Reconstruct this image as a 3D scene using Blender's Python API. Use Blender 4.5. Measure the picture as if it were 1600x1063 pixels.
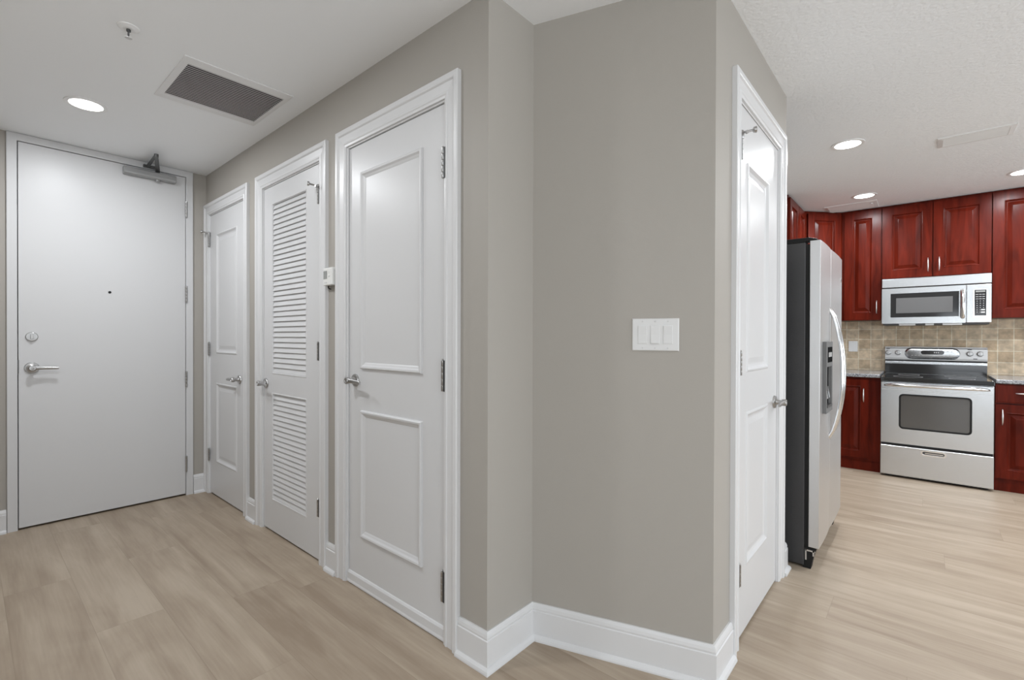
import bpy, bmesh, math
from mathutils import Matrix, Vector
PI = math.pi
SC = bpy.context.scene
COL = SC.collection
for o in list(bpy.data.objects): bpy.data.objects.remove(o)

# ------------------------------------------------------------------ camera
def make_camera():
    y, p, r = math.radians(40.974), math.radians(-0.301), math.radians(0.167)
    fwd = Vector((-math.sin(y)*math.cos(p), math.cos(y)*math.cos(p), math.sin(p)))
    right = Vector((math.cos(y), math.sin(y), 0))
    up = right.cross(fwd)
    R = right*math.cos(r) + up*math.sin(r)
    U = -right*math.sin(r) + up*math.cos(r)
    cd = bpy.data.cameras.new('camera'); cam = bpy.data.objects.new('camera', cd); COL.objects.link(cam)
    cd.sensor_width = 36; cd.sensor_fit = 'HORIZONTAL'; cd.lens = 743.04*36/1600
    cd.clip_start = 0.02
    m = Matrix((R, U, -fwd)).transposed().to_4x4(); m.translation = (0, 0, 1.25)
    cam.matrix_world = m
    SC.camera = cam
make_camera()

# ------------------------------------------------------------------ world, added window fill, exposure
SC.view_settings.view_transform = 'Standard'
SC.view_settings.look = 'None'
SC.view_settings.exposure = -0.10
SC.view_settings.gamma = 1.0
SC.view_settings.use_curve_mapping = False
W = bpy.data.worlds.new('world'); SC.world = W; W.use_nodes = True
W.node_tree.nodes['Background'].inputs[0].default_value = (0.82, 0.9, 1.0, 1)
W.node_tree.nodes['Background'].inputs[1].default_value = 0.7

def area(name, loc, rot, sx, sy, power, color=(1, 1, 1), shape='RECTANGLE', parent=None, spread=None):
    l = bpy.data.lights.new(name, 'AREA'); l.shape = shape; l.size = sx
    if shape == 'RECTANGLE': l.size_y = sy
    l.energy = power; l.color = color
    if spread: l.spread = spread
    o = bpy.data.objects.new(name, l); COL.objects.link(o)
    o.location = loc; o.rotation_euler = rot
    if parent: o.parent = parent
    return o
# added fill lamps at the unseen windows, tilted upward to brighten the ceilings
area('added_window_fill', (1.5, -4.45, 1.20), (PI/2+0.75, 0, 0), 2.5, 2.0, 60, (0.90, 0.955, 1.0))
area('added_window_fill', (4.12, -1.6, 1.20), (PI/2+0.60, 0, PI/2), 2.5, 2.0, 118, (0.88, 0.945, 1.0))
area('added_window_fill', (4.12, 3.35, 1.20), (PI/2+0.75, 0, PI/2), 3.7, 2.0, 84, (0.88, 0.945, 1.0))
DOWNLIGHT_W = 10.2

# ------------------------------------------------------------------ materials
MATS = {}
def mat(name, col=(0.8, 0.8, 0.8), rough=0.5, metal=0.0, spec=0.5, noise=0.0, nscale=8.0, bump=0.0, bscale=300.0, bstretch=None, emit=None, coat=0.0, bdist=0.002):
    m = bpy.data.materials.new(name); m.use_nodes = True; nt = m.node_tree; N = nt.nodes; L = nt.links
    b = N['Principled BSDF']
    b.inputs['Base Color'].default_value = (*col, 1)
    b.inputs['Roughness'].default_value = rough
    b.inputs['Metallic'].default_value = metal
    b.inputs['Specular IOR Level'].default_value = spec
    if coat: b.inputs['Coat Weight'].default_value = coat; b.inputs['Coat Roughness'].default_value = 0.12
    tc = N.new('ShaderNodeTexCoord')
    if noise > 0:
        n = N.new('ShaderNodeTexNoise'); n.inputs['Scale'].default_value = nscale; n.inputs['Detail'].default_value = 4
        L.new(tc.outputs['Object'], n.inputs['Vector'])
        mp = N.new('ShaderNodeMapRange'); mp.inputs['From Min'].default_value = 0.3; mp.inputs['From Max'].default_value = 0.7
        mp.inputs['To Min'].default_value = 1-noise; mp.inputs['To Max'].default_value = 1+noise
        L.new(n.outputs['Fac'], mp.inputs['Value'])
        mx = N.new('ShaderNodeVectorMath'); mx.operation = 'SCALE'; mx.inputs[0].default_value = col
        L.new(mp.outputs['Result'], mx.inputs['Scale']); L.new(mx.outputs['Vector'], b.inputs['Base Color'])
    if bump > 0:
        n2 = N.new('ShaderNodeTexNoise'); n2.inputs['Scale'].default_value = bscale; n2.inputs['Detail'].default_value = 3
        if bstretch:
            mm = N.new('ShaderNodeMapping'); mm.inputs['Scale'].default_value = bstretch
            L.new(tc.outputs['Object'], mm.inputs['Vector']); L.new(mm.outputs['Vector'], n2.inputs['Vector'])
        else: L.new(tc.outputs['Object'], n2.inputs['Vector'])
        bp = N.new('ShaderNodeBump'); bp.inputs['Strength'].default_value = bump; bp.inputs['Distance'].default_value = bdist
        L.new(n2.outputs['Fac'], bp.inputs['Height']); L.new(bp.outputs['Normal'], b.inputs['Normal'])
    if emit: b.inputs['Emission Color'].default_value = (*emit[:3], 1); b.inputs['Emission Strength'].default_value = emit[3]
    MATS[name] = m
    return m

M_WALL = mat('greige_paint', (0.405, 0.380, 0.345), 0.55, spec=0.35, bump=0.12, bscale=220)
M_CEIL = mat('ceiling_paint', (0.92, 0.935, 0.95), 0.7, spec=0.2, bump=0.05, bscale=200)
M_CEILT = mat('textured_ceiling', (0.90, 0.92, 0.94), 0.8, spec=0.2, bump=0.5, bscale=65, bdist=0.006)
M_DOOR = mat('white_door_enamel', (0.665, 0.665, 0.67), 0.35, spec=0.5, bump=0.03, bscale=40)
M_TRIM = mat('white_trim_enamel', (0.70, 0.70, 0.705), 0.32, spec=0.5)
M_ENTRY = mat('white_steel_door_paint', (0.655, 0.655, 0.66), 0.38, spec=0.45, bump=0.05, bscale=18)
M_NICKEL = mat('satin_nickel', (0.47, 0.465, 0.46), 0.33, metal=1)
M_PULL = mat('satin_silver_pull', (0.80, 0.78, 0.77), 0.3, metal=0.9)
M_DARKM = mat('dark_bronze_steel', (0.10, 0.10, 0.10), 0.4, metal=0.6)
M_GAPSHADE = mat('painted_gap_shade', (0.06, 0.06, 0.06), 0.5, metal=0.3)  # near-black colour painted in for shaded gaps and recesses
M_CLOSER = mat('closer_grey_enamel', (0.36, 0.36, 0.36), 0.35, metal=0.5)
M_BLACK = mat('black_void_plastic', (0.015, 0.015, 0.015), 0.5, spec=0.2)
M_DISP = mat('dispenser_grey_plastic', (0.17, 0.17, 0.17), 0.5, spec=0.15)
M_PLATE = mat('bright_white_plate', (0.88, 0.88, 0.87), 0.4)
M_MATTE = mat('matte_black_cavity', (0.012, 0.012, 0.012), 0.9, spec=0.02)
M_STEEL = mat('brushed_stainless', (0.64, 0.66, 0.68), 0.27, metal=1, bump=0.05, bscale=60, bstretch=(1, 1, 30))
M_STEELV = mat('stainless_door', (0.70, 0.705, 0.71), 0.40, metal=1, bump=0.15, bscale=60, bstretch=(1, 1, 20))
M_CHROME = mat('polished_stainless', (0.80, 0.80, 0.80), 0.16, metal=1)
M_FRSIDE = mat('charcoal_textured_steel', (0.045, 0.045, 0.047), 0.42, spec=0.5, bump=0.35, bscale=160, noise=0.15, nscale=2)
M_GLASS_D = mat('dark_oven_glass', (0.06, 0.06, 0.06), 0.06, spec=1.0, coat=1.0)
M_GLASS_M = mat('microwave_mesh_glass', (0.13, 0.13, 0.13), 0.3, spec=0.4)
M_GLOSSBLK = mat('gloss_black', (0.02, 0.02, 0.021), 0.08, spec=0.6)
M_COOK = mat('glass_cooktop', (0.018, 0.018, 0.018), 0.06, spec=0.7)
M_PANELGREY = mat('control_panel_silver', (0.62, 0.62, 0.62), 0.35, metal=0.6)
M_SWITCH = mat('white_switch_plastic', (0.72, 0.72, 0.715), 0.35)
M_THERMO = mat('thermostat_plastic', (0.78, 0.78, 0.76), 0.45)
M_LCD = mat('grey_lcd', (0.30, 0.31, 0.30), 0.2)
M_GRILLE = mat('grille_grey_enamel', (0.62, 0.62, 0.62), 0.45)
M_DUCTSHADE = mat('painted_duct_shade', (0.05, 0.05, 0.05), 0.8)  # dark colour standing in for the unlit duct depth
M_VENTW = mat('register_white', (0.80, 0.80, 0.80), 0.45)
M_LENS = mat('lit_lens', (0.9, 0.9, 0.9), 0.5, emit=(1.0, 0.985, 0.96, 7.0))
M_LTRIM = mat('light_trim_white', (0.85, 0.85, 0.85), 0.4)
M_KEY = mat('key_print_grey', (0.5, 0.5, 0.5), 0.5)
M_BRASSY = mat('steel_grille_foot', (0.7, 0.7, 0.7), 0.3, metal=0.9)

def floor_mat():
    m = bpy.data.materials.new('light_oak_planks'); m.use_nodes = True; nt = m.node_tree; N = nt.nodes; L = nt.links
    b = N['Principled BSDF']
    def math_(op, a, c=None, d=None):
        n = N.new('ShaderNodeMath'); n.operation = op
        for i, v in enumerate((a, c, d)):
            if v is None: continue
            if isinstance(v, (int, float)): n.inputs[i].default_value = v
            else: L.new(v, n.inputs[i])
        return n.outputs[0]
    tc = N.new('ShaderNodeTexCoord'); sp = N.new('ShaderNodeSeparateXYZ'); L.new(tc.outputs['Object'], sp.inputs[0])
    X, Y = sp.outputs['X'], sp.outputs['Y']
    w, Lg = 0.24, 1.524
    yy = math_('DIVIDE', math_('SUBTRACT', Y, 0.12), w)
    row = math_('FLOOR', yy); fy = math_('FRACT', yy)
    sh = math_('FLOORED_MODULO', math_('MULTIPLY', math_('SINE', math_('MULTIPLY', math_('ADD', row, 1.0), 24.763936)), 33.789277), 1.0)
    xx = math_('SUBTRACT', math_('DIVIDE', X, Lg), sh)
    pid = math_('FLOOR', xx); fx = math_('FRACT', xx)
    cmb = N.new('ShaderNodeCombineXYZ'); L.new(row, cmb.inputs[0]); L.new(pid, cmb.inputs[1])
    wn = N.new('ShaderNodeTexWhiteNoise'); wn.noise_dimensions = '3D'; L.new(cmb.outputs[0], wn.inputs['Vector'])
    # grain coordinates, shifted for every plank
    off = N.new('ShaderNodeVectorMath'); off.operation = 'SCALE'; L.new(wn.outputs['Color'], off.inputs[0]); off.inputs['Scale'].default_value = 37.0
    add = N.new('ShaderNodeVectorMath'); add.operation = 'ADD'; L.new(tc.outputs['Object'], add.inputs[0]); L.new(off.outputs[0], add.inputs[1])
    mp = N.new('ShaderNodeMapping'); mp.inputs['Scale'].default_value = (1.0, 9.0, 1.0); L.new(add.outputs[0], mp.inputs[0])
    n1 = N.new('ShaderNodeTexNoise'); n1.inputs['Scale'].default_value = 1.1; n1.inputs['Detail'].default_value = 5; n1.inputs['Distortion'].default_value = 0.7; L.new(mp.outputs[0], n1.inputs['Vector'])
    mp2 = N.new('ShaderNodeMapping'); mp2.inputs['Scale'].default_value = (2.5, 60.0, 1.0); L.new(add.outputs[0], mp2.inputs[0])
    n2 = N.new('ShaderNodeTexNoise'); n2.inputs['Scale'].default_value = 1.6; n2.inputs['Detail'].default_value = 3; L.new(mp2.outputs[0], n2.inputs['Vector'])
    mp3 = N.new('ShaderNodeMapping'); mp3.inputs['Scale'].default_value = (1.4, 3.6, 1.0); L.new(add.outputs[0], mp3.inputs[0])
    n3 = N.new('ShaderNodeTexNoise'); n3.inputs['Scale'].default_value = 1.3; n3.inputs['Detail'].default_value = 4; n3.inputs['Distortion'].default_value = 1.5; L.new(mp3.outputs[0], n3.inputs['Vector'])
    g = math_('ADD', math_('MULTIPLY', n1.outputs['Fac'], 0.60), math_('ADD', math_('MULTIPLY', n2.outputs['Fac'], 0.16), math_('MULTIPLY', n3.outputs['Fac'], 0.24)))
    g = math_('ADD', g, math_('MULTIPLY', math_('SUBTRACT', wn.outputs['Value'], 0.5), 0.07))
    cr = N.new('ShaderNodeValToRGB'); L.new(g, cr.inputs[0])
    e = cr.color_ramp.elements
    e[0].position = 0.36; e[0].color = (0.315, 0.244, 0.178, 1)
    e[1].position = 0.64; e[1].color = (0.475, 0.394, 0.306, 1)
    e2 = cr.color_ramp.elements.new(0.5); e2.color = (0.393, 0.316, 0.238, 1)
    ey = math_('MINIMUM', fy, math_('SUBTRACT', 1.0, fy)); ex = math_('MINIMUM', fx, math_('SUBTRACT', 1.0, fx))
    sy = math_('LESS_THAN', ey, 0.006); sx = math_('LESS_THAN', ex, 0.0008)
    seam = math_('MAXIMUM', sy, sx)
    mx = N.new('ShaderNodeMix'); mx.data_type = 'RGBA'; L.new(math_('MULTIPLY', seam, 0.24), mx.inputs[0])
    L.new(cr.outputs[0], mx.inputs[6]); mx.inputs[7].default_value = (0.16, 0.12, 0.08, 1)
    L.new(mx.outputs[2], b.inputs['Base Color'])
    b.inputs['Roughness'].default_value = 0.42; b.inputs['Specular IOR Level'].default_value = 0.4
    bp = N.new('ShaderNodeBump'); bp.inputs['Strength'].default_value = 0.08; bp.inputs['Distance'].default_value = 0.002
    L.new(n2.outputs['Fac'], bp.inputs['Height']); L.new(bp.outputs[0], b.inputs['Normal'])
    return m
M_FLOOR = floor_mat()

def cherry_mat():
    m = mat('cherry_stained_wood', (0.10, 0.011, 0.007), 0.27, spec=0.12)
    nt = m.node_tree; N = nt.nodes; L = nt.links; b = N['Principled BSDF']
    tc = N['Texture Coordinate']
    mp = N.new('ShaderNodeMapping'); mp.inputs['Scale'].default_value = (9, 9, 1.2); L.new(tc.outputs['Object'], mp.inputs[0])
    n = N.new('ShaderNodeTexNoise'); n.inputs['Scale'].default_value = 2.2; n.inputs['Detail'].default_value = 6; n.inputs['Distortion'].default_value = 0.8; L.new(mp.outputs[0], n.inputs['Vector'])
    cr = N.new('ShaderNodeValToRGB'); L.new(n.outputs['Fac'], cr.inputs[0])
    cr.color_ramp.elements[0].position = 0.25; cr.color_ramp.elements[0].color = (0.050, 0.0052, 0.0022, 1)
    cr.color_ramp.elements[1].position = 0.78; cr.color_ramp.elements[1].color = (0.132, 0.0135, 0.0055, 1)
    L.new(cr.outputs[0], b.inputs['Base Color'])
    return m
M_CHERRY = cherry_mat()

def tile_mat():
    m = bpy.data.materials.new('travertine_tile'); m.use_nodes = True; nt = m.node_tree; N = nt.nodes; L = nt.links
    b = N['Principled BSDF']; tc = N.new('ShaderNodeTexCoord')
    sp = N.new('ShaderNodeSeparateXYZ'); L.new(tc.outputs['Object'], sp.inputs[0])
    cb = N.new('ShaderNodeCombineXYZ'); L.new(sp.outputs['X'], cb.inputs[0]); L.new(sp.outputs['Z'], cb.inputs[1])
    mpg = N.new('ShaderNodeMapping'); mpg.inputs['Location'].default_value = (0.43+1.04*2, -1.345+1.04*3, 0); L.new(cb.outputs[0], mpg.inputs[0])
    br = N.new('ShaderNodeTexBrick'); br.offset = 0; br.squash = 1
    br.inputs['Scale'].default_value = 1; br.inputs['Brick Width'].default_value = 0.104; br.inputs['Row Height'].default_value = 0.104
    br.inputs['Mortar Size'].default_value = 0.0036; br.inputs['Mortar Smooth'].default_value = 0.3; br.inputs['Bias'].default_value = 0
    br.inputs['Color1'].default_value = (0.54, 0.405, 0.262, 1); br.inputs['Color2'].default_value = (0.72, 0.585, 0.42, 1)
    br.inputs['Mortar'].default_value = (0.82, 0.74, 0.58, 1)
    L.new(mpg.outputs[0], br.inputs['Vector'])
    n = N.new('ShaderNodeTexNoise'); n.inputs['Scale'].default_value = 22; n.inputs['Detail'].default_value = 7; L.new(tc.outputs['Object'], n.inputs['Vector'])
    mr = N.new('ShaderNodeMapRange'); mr.inputs['From Min'].default_value = 0.3; mr.inputs['From Max'].default_value = 0.7; mr.inputs['To Min'].default_value = 0.72; mr.inputs['To Max'].default_value = 1.2
    L.new(n.outputs['Fac'], mr.inputs['Value'])
    sc = N.new('ShaderNodeVectorMath'); sc.operation = 'SCALE'; L.new(br.outputs['Color'], sc.inputs[0]); L.new(mr.outputs[0], sc.inputs['Scale'])
    L.new(sc.outputs[0], b.inputs['Base Color']); b.inputs['Roughness'].default_value = 0.45
    bp = N.new('ShaderNodeBump'); bp.inputs['Strength'].default_value = 0.5; bp.inputs['Distance'].default_value = 0.002; bp.invert = True
    L.new(br.outputs['Fac'], bp.inputs['Height']); L.new(bp.outputs[0], b.inputs['Normal'])
    return m
M_TILE = tile_mat()

def granite_mat():
    m = bpy.data.materials.new('grey_speckled_granite'); m.use_nodes = True; nt = m.node_tree; N = nt.nodes; L = nt.links
    b = N['Principled BSDF']; tc = N.new('ShaderNodeTexCoord')
    v = N.new('ShaderNodeTexVoronoi'); v.inputs['Scale'].default_value = 160; L.new(tc.outputs['Object'], v.inputs['Vector'])
    cr = N.new('ShaderNodeValToRGB'); L.new(v.outputs['Color'], cr.inputs[0])
    cr.color_ramp.elements[0].position = 0.2; cr.color_ramp.elements[0].color = (0.10, 0.10, 0.11, 1)
    cr.color_ramp.elements[1].position = 0.8; cr.color_ramp.elements[1].color = (0.42, 0.43, 0.45, 1)
    L.new(cr.outputs[0], b.inputs['Base Color']); b.inputs['Roughness'].default_value = 0.15
    return m
M_GRAN = granite_mat()

# ------------------------------------------------------------------ mesh helpers
class MB:
    def __init__(s): s.bm = bmesh.new()
    def face(s, pts):
        vs = [s.bm.verts.new(p) for p in pts]
        return s.bm.faces.new(vs)
    def box(s, x0, x1, y0, y1, z0, z1):
        v = [s.bm.verts.new((x, y, z)) for z in (z0, z1) for y in (y0, y1) for x in (x0, x1)]
        for f in ((0, 2, 3, 1), (4, 5, 7, 6), (0, 1, 5, 4), (2, 6, 7, 3), (0, 4, 6, 2), (1, 3, 7, 5)):
            s.bm.faces.new([v[i] for i in f])
        return s
    def prism(s, poly, z0, z1):
        a = [s.bm.verts.new((x, y, z0)) for x, y in poly]; b = [s.bm.verts.new((x, y, z1)) for x, y in poly]
        n = len(poly); s.bm.faces.new(a[::-1]); s.bm.faces.new(b)
        for i in range(n): s.bm.faces.new((a[i], a[(i+1) % n], b[(i+1) % n], b[i]))
        return s
    def extr(s, poly, axis, a0, a1):
        # polygon given in the two other axes, extruded along axis
        def P(u, v, a): return {0: (a, u, v), 1: (u, a, v), 2: (u, v, a)}[axis]
        a = [s.bm.verts.new(P(u, v, a0)) for u, v in poly]; b = [s.bm.verts.new(P(u, v, a1)) for u, v in poly]
        n = len(poly); s.bm.faces.new(a[::-1]); s.bm.faces.new(b)
        for i in range(n): s.bm.faces.new((a[i], a[(i+1) % n], b[(i+1) % n], b[i]))
        return s
    def loops(s, L, cap0=True, cap1=True, closed=True):
        R = [[s.bm.verts.new(p) for p in l] for l in L]; n = len(R[0])
        for a, b in zip(R[:-1], R[1:]):
            for i in range(n if closed else n-1): s.bm.faces.new((a[i], a[(i+1) % n], b[(i+1) % n], b[i]))
        if cap0: s.bm.faces.new(R[0][::-1])
        if cap1: s.bm.faces.new(R[-1])
        return s
    def lathe(s, c, axis, prof, n=24, cap0=True, cap1=True):
        # prof: (radius, distance along axis)
        ax = Vector(axis).normalized(); t = Vector((0, 0, 1)) if abs(ax.z) < .9 else Vector((1, 0, 0))
        u = ax.cross(t).normalized(); v = ax.cross(u); c = Vector(c)
        L = [[c+ax*d+(u*math.cos(2*PI*i/n)+v*math.sin(2*PI*i/n))*max(r, 1e-5) for i in range(n)] for r, d in prof]
        return s.loops(L, cap0, cap1)
    def tube(s, pts, rad, n=10, flat=(1, 1)):
        pts = [Vector(p) for p in pts]; L = []
        if not isinstance(rad, (list, tuple)): rad = [rad]*len(pts)
        prev = None
        for i, p in enumerate(pts):
            d = (pts[min(i+1, len(pts)-1)]-pts[max(i-1, 0)]).normalized()
            t = prev if prev is not None else (Vector((0, 0, 1)) if abs(d.z) < .9 else Vector((0, 1, 0)))
            u = d.cross(t).normalized(); v = u.cross(d).normalized(); prev = v
            L.append([p+u*math.cos(2*PI*k/n)*rad[i]*flat[0]+v*math.sin(2*PI*k/n)*rad[i]*flat[1] for k in range(n)])
        return s.loops(L)
    def nested(s, x0, x1, z0, z1, prof, fill=True):
        # successive inset rectangles in the xz plane; prof = (inset, y)
        R = []
        for i, y in prof:
            R.append([s.bm.verts.new(p) for p in ((x0+i, y, z0+i), (x1-i, y, z0+i), (x1-i, y, z1-i), (x0+i, y, z1-i))])
        for a, b in zip(R[:-1], R[1:]):
            for k in range(4): s.bm.faces.new((a[k], a[(k+1) % 4], b[(k+1) % 4], b[k]))
        if fill: s.bm.faces.new(R[-1])
        return s
    def slab(s, x0, x1, z0, z1, yf, yb, panels=(), prof=(), fill=True, through=False):
        # board with its front at yf, back at yb; panels share x-range (px0, px1, pz0, pz1)
        if not panels:
            return s.box(x0, x1, yf, yb, z0, z1)
        px0, px1 = panels[0][0], panels[0][1]
        ps = sorted(panels, key=lambda p: p[2]); zs = [z0]
        for p in ps: zs += [p[2], p[3]]
        zs.append(z1)
        q = lambda a, b, c, d, y: s.face([(a, y, c), (b, y, c), (b, y, d), (a, y, d)])
        for y in (yf,) + ((yb,) if through else ()):
            for i in range(len(zs)-1):
                q(x0, px0, zs[i], zs[i+1], y); q(px1, x1, zs[i], zs[i+1], y)
                if i % 2 == 0: q(px0, px1, zs[i], zs[i+1], y)
        if not through: q(x0, x1, z0, z1, yb)
        for p in ps: s.nested(p[0], p[1], p[2], p[3], [(0, yf)]+list(prof), fill)
        for a, b in ((x0, x0), (x1, x1)): s.face([(a, yf, z0), (a, yb, z0), (a, yb, z1), (a, yf, z1)])
        for z in (z0, z1): s.face([(x0, yf, z), (x1, yf, z), (x1, yb, z), (x0, yb, z)])
        return s
    def frame_u(s, x0, x1, z1, prof, z0=0.0):
        # door casing: profile (offset outward, y) swept up, over and down
        L = []
        for fn in (lambda o: (x0-o, z0), lambda o: (x0-o, z1+o), lambda o: (x1+o, z1+o), lambda o: (x1+o, z0)):
            L.append([(fn(o)[0], y, fn(o)[1]) for o, y in prof])
        return s.loops(L)
    def sweep(s, path, prof):
        # profile (distance to the right of the path, z) swept along a horizontal path with mitres
        P = [Vector((x, y, 0)) for x, y in path]; L = []
        for i, p in enumerate(P):
            nrm = []
            if i > 0: d = (P[i]-P[i-1]).normalized(); nrm.append(Vector((d.y, -d.x, 0)))
            if i < len(P)-1: d = (P[i+1]-P[i]).normalized(); nrm.append(Vector((d.y, -d.x, 0)))
            if len(nrm) == 2:
                m = (nrm[0]+nrm[1]).normalized(); m = m/m.dot(nrm[0])
            else: m = nrm[0]
            L.append([p+m*d_+Vector((0, 0, z)) for d_, z in prof])
        return s.loops(L)
    def build(s, name, m, parent=None, bevel=0.0, smooth=False, seg=2):
        bm = s.bm
        bmesh.ops.remove_doubles(bm, verts=bm.verts, dist=1e-6)
        bmesh.ops.recalc_face_normals(bm, faces=bm.faces)
        me = bpy.data.meshes.new(name); bm.to_mesh(me); bm.free()
        if smooth:
            for p in me.polygons: p.use_smooth = True
            me.set_sharp_from_angle(angle=math.radians(38))
        me.materials.append(m)
        o = bpy.data.objects.new(name, me); COL.objects.link(o)
        if parent: o.parent = parent
        if bevel:
            b = o.modifiers.new('bevel', 'BEVEL'); b.width = bevel; b.segments = seg; b.limit_method = 'ANGLE'; b.angle_limit = math.radians(40)
            b.harden_normals = False
        return o

def tag(o, label=None, cat=None, group=None, kind=None):
    if label: o['label'] = label
    if cat: o['category'] = cat
    if group: o['group'] = group
    if kind: o['kind'] = kind
    return o
def thing(name, loc, rz, label, cat, group=None, kind=None):
    o = bpy.data.objects.new(name, None); COL.objects.link(o); o.location = loc; o.rotation_euler = (0, 0, rz)
    o.empty_display_size = 0.1
    return tag(o, label, cat, group, kind)
def copy_tree(o, parent=None):
    c = o.copy(); COL.objects.link(c); c.parent = parent
    for ch in list(o.children): copy_tree(ch, c)
    return c
def pill(x0, x1, z0, z1, n=8):
    r = (z1-z0)/2; zc = (z0+z1)/2; out = []
    for i in range(n+1): a = -PI/2+PI*i/n; out.append((x1-r+r*math.cos(a), zc+r*math.sin(a)))
    for i in range(n+1): a = PI/2+PI*i/n; out.append((x0+r+r*math.cos(a), zc+r*math.sin(a)))
    return out
def rrect(x0, x1, z0, z1, r, n=5):
    out = []
    for cx, cz, a0 in ((x1-r, z0+r, -PI/2), (x1-r, z1-r, 0), (x0+r, z1-r, PI/2), (x0+r, z0+r, PI)):
        for i in range(n+1): a = a0+PI/2*i/n; out.append((cx+r*math.cos(a), cz+r*math.sin(a)))
    return out

# ------------------------------------------------------------------ room shell
ZC = 2.55
XE = -4.40          # entrance wall
YA = 1.285          # wall with the three doors
XC = -1.236         # outer corner
P2 = (XC, 1.555); P3 = (-0.57, 1.765)
XB = -0.57; YBE = 2.905
YK = 6.26; XK = -1.27
D3 = (-2.232, -1.473); D2 = (-3.276, -2.512); D1 = (-4.310, -3.593); DZ = 2.217
D4 = (2.043, 2.732); DE = (0.218, 1.147); DEZ = 2.505

def struct(name, mb, m, label, parent=None, cat='room structure', **k):
    o = mb.build(name, m, parent, **k)
    return tag(o, label, cat, None, 'structure')

mb = MB(); mb.box(-4.6, 4.4, -4.7, 6.5, -0.1, 0.0)
struct('floor', mb, M_FLOOR, 'light oak plank floor running through hall and kitchen', cat='floor')

mb = MB(); mb.prism([(-4.6, -0.45), (-0.9, -0.45), (-0.9, 1.70), (-4.6, 1.70)], ZC, ZC+0.1)
struct('ceiling', mb, M_CEIL, 'smooth white ceiling over the entry hall', cat='ceiling')
mb = MB(); mb.prism([(-0.9, -4.7), (4.4, -4.7), (4.4, 6.5), (-1.45, 6.5), (-1.45, 1.70), (-0.9, 1.70)], ZC, ZC+0.1)
struct('ceiling', mb, M_CEILT, 'white textured ceiling over the kitchen side', cat='ceiling')

def wall_open(name, x_a, x_b, yf, openings, label, ztop=ZC, t1=0.10, t2=0.14, M=None):
    # wall in a local frame: x along wall, front at y=0; openings (x0,x1,z) are recesses
    mb = MB(); x = x_a
    for o0, o1, oz in openings:
        mb.box(x, o0, 0, t1, 0, ztop); mb.box(o0, o1, 0, t1, oz, ztop); x = o1
    mb.box(x, x_b, 0, t1, 0, ztop); mb.box(x_a, x_b, t1, t2, 0, ztop)
    return mb
mb = wall_open('w', XE-0.14, XC, 0, [(D1[0], D1[1], DZ), (D2[0], D2[1], DZ), (D3[0], D3[1], DZ)], '')
o = struct('wall_hall', mb, M_WALL, 'greige hall wall holding the three white closet doors', cat='wall'); o.location = (0, YA, 0)
mb = wall_open('w', -0.44, YA, 0, [(DE[0], DE[1], DEZ)], '')
o = struct('wall_entrance', mb, M_WALL, 'greige end wall around the wide entrance door', cat='wall'); o.location = (XE, 0, 0); o.rotation_euler = (0, 0, PI/2)
dl = Vector((P3[0]-P2[0], P3[1]-P2[1])).normalized(); nn = Vector((-dl.y, dl.x))
mb = MB(); mb.prism([(XC, YA+0.14), P2, P3, (XB-0.14, P3[1]), (XC-0.1, P2[1]+0.02), (XC-0.1, YA+0.14)], 0, ZC)
struct('wall_corner', mb, M_WALL, 'greige angled wall in the middle carrying the switch plate', cat='wall')
mb = wall_open('w', P3[1], YBE, 0, [(D4[0], D4[1], DZ)], '')
o = struct('wall_pantry', mb, M_WALL, 'narrow greige wall around the white door beside the refrigerator', cat='wall'); o.location = (XB, 0, 0); o.rotation_euler = (0, 0, PI/2)
mb = MB(); mb.box(XK-0.12, XB-0.14, YBE-0.1, YBE, 0, ZC)
struct('wall_alcove', mb, M_WALL, 'greige return wall beside the refrigerator', cat='wall')
mb = MB(); mb.box(XK-0.12, XK, YBE, YK, 0, ZC)
struct('wall_left', mb, M_WALL, 'greige kitchen wall behind the refrigerator', cat='wall')
mb = MB(); mb.box(XK-0.12, 4.2, YK, YK+0.12, 0, ZC)
struct('wall_kitchen', mb, M_WALL, 'greige kitchen wall behind range and cabinets', cat='wall')
# unseen sides of the home, behind the camera
mb = MB(); mb.box(XE-0.14, -1.0, -0.44, -0.32, 0, ZC); mb.box(-1.0, -0.88, -4.5, -0.32, 0, ZC)
struct('wall_south', mb, M_WALL, 'greige wall behind the viewpoint', cat='wall')
WX = (0.25, 2.75, 0.12, 2.3)
def win_wall(a, b, w0, w1, z0, z1):
    mb = MB(); mb.box(a, w0, 0, 0.12, 0, ZC); mb.box(w1, b, 0, 0.12, 0, ZC); mb.box(w0, w1, 0, 0.12, 0, z0); mb.box(w0, w1, 0, 0.12, z1, ZC); return mb
o = struct('wall_back', win_wall(-0.88, 4.2, *WX), M_WALL, 'greige living area wall with added wide window', cat='wall'); o.location = (0, -4.62, 0)
def win_wall2(a, b, ws, z0, z1):
    mb = MB(); x = a
    for w0, w1 in ws: mb.box(x, w0, 0, 0.12, 0, ZC); mb.box(w0, w1, 0, 0.12, 0, z0); mb.box(w0, w1, 0, 0.12, z1, ZC); x = w1
    mb.box(x, b, 0, 0.12, 0, ZC); return mb
o = struct('wall_east', win_wall2(-6.26-0.12, 4.62, ((-5.25, -1.45), (0.35, 2.85)), 0.12, 2.3), M_WALL, 'greige outer wall with added side window', cat='wall')
o.location = (4.2, 0, 0); o.rotation_euler = (0, 0, -PI/2)
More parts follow.
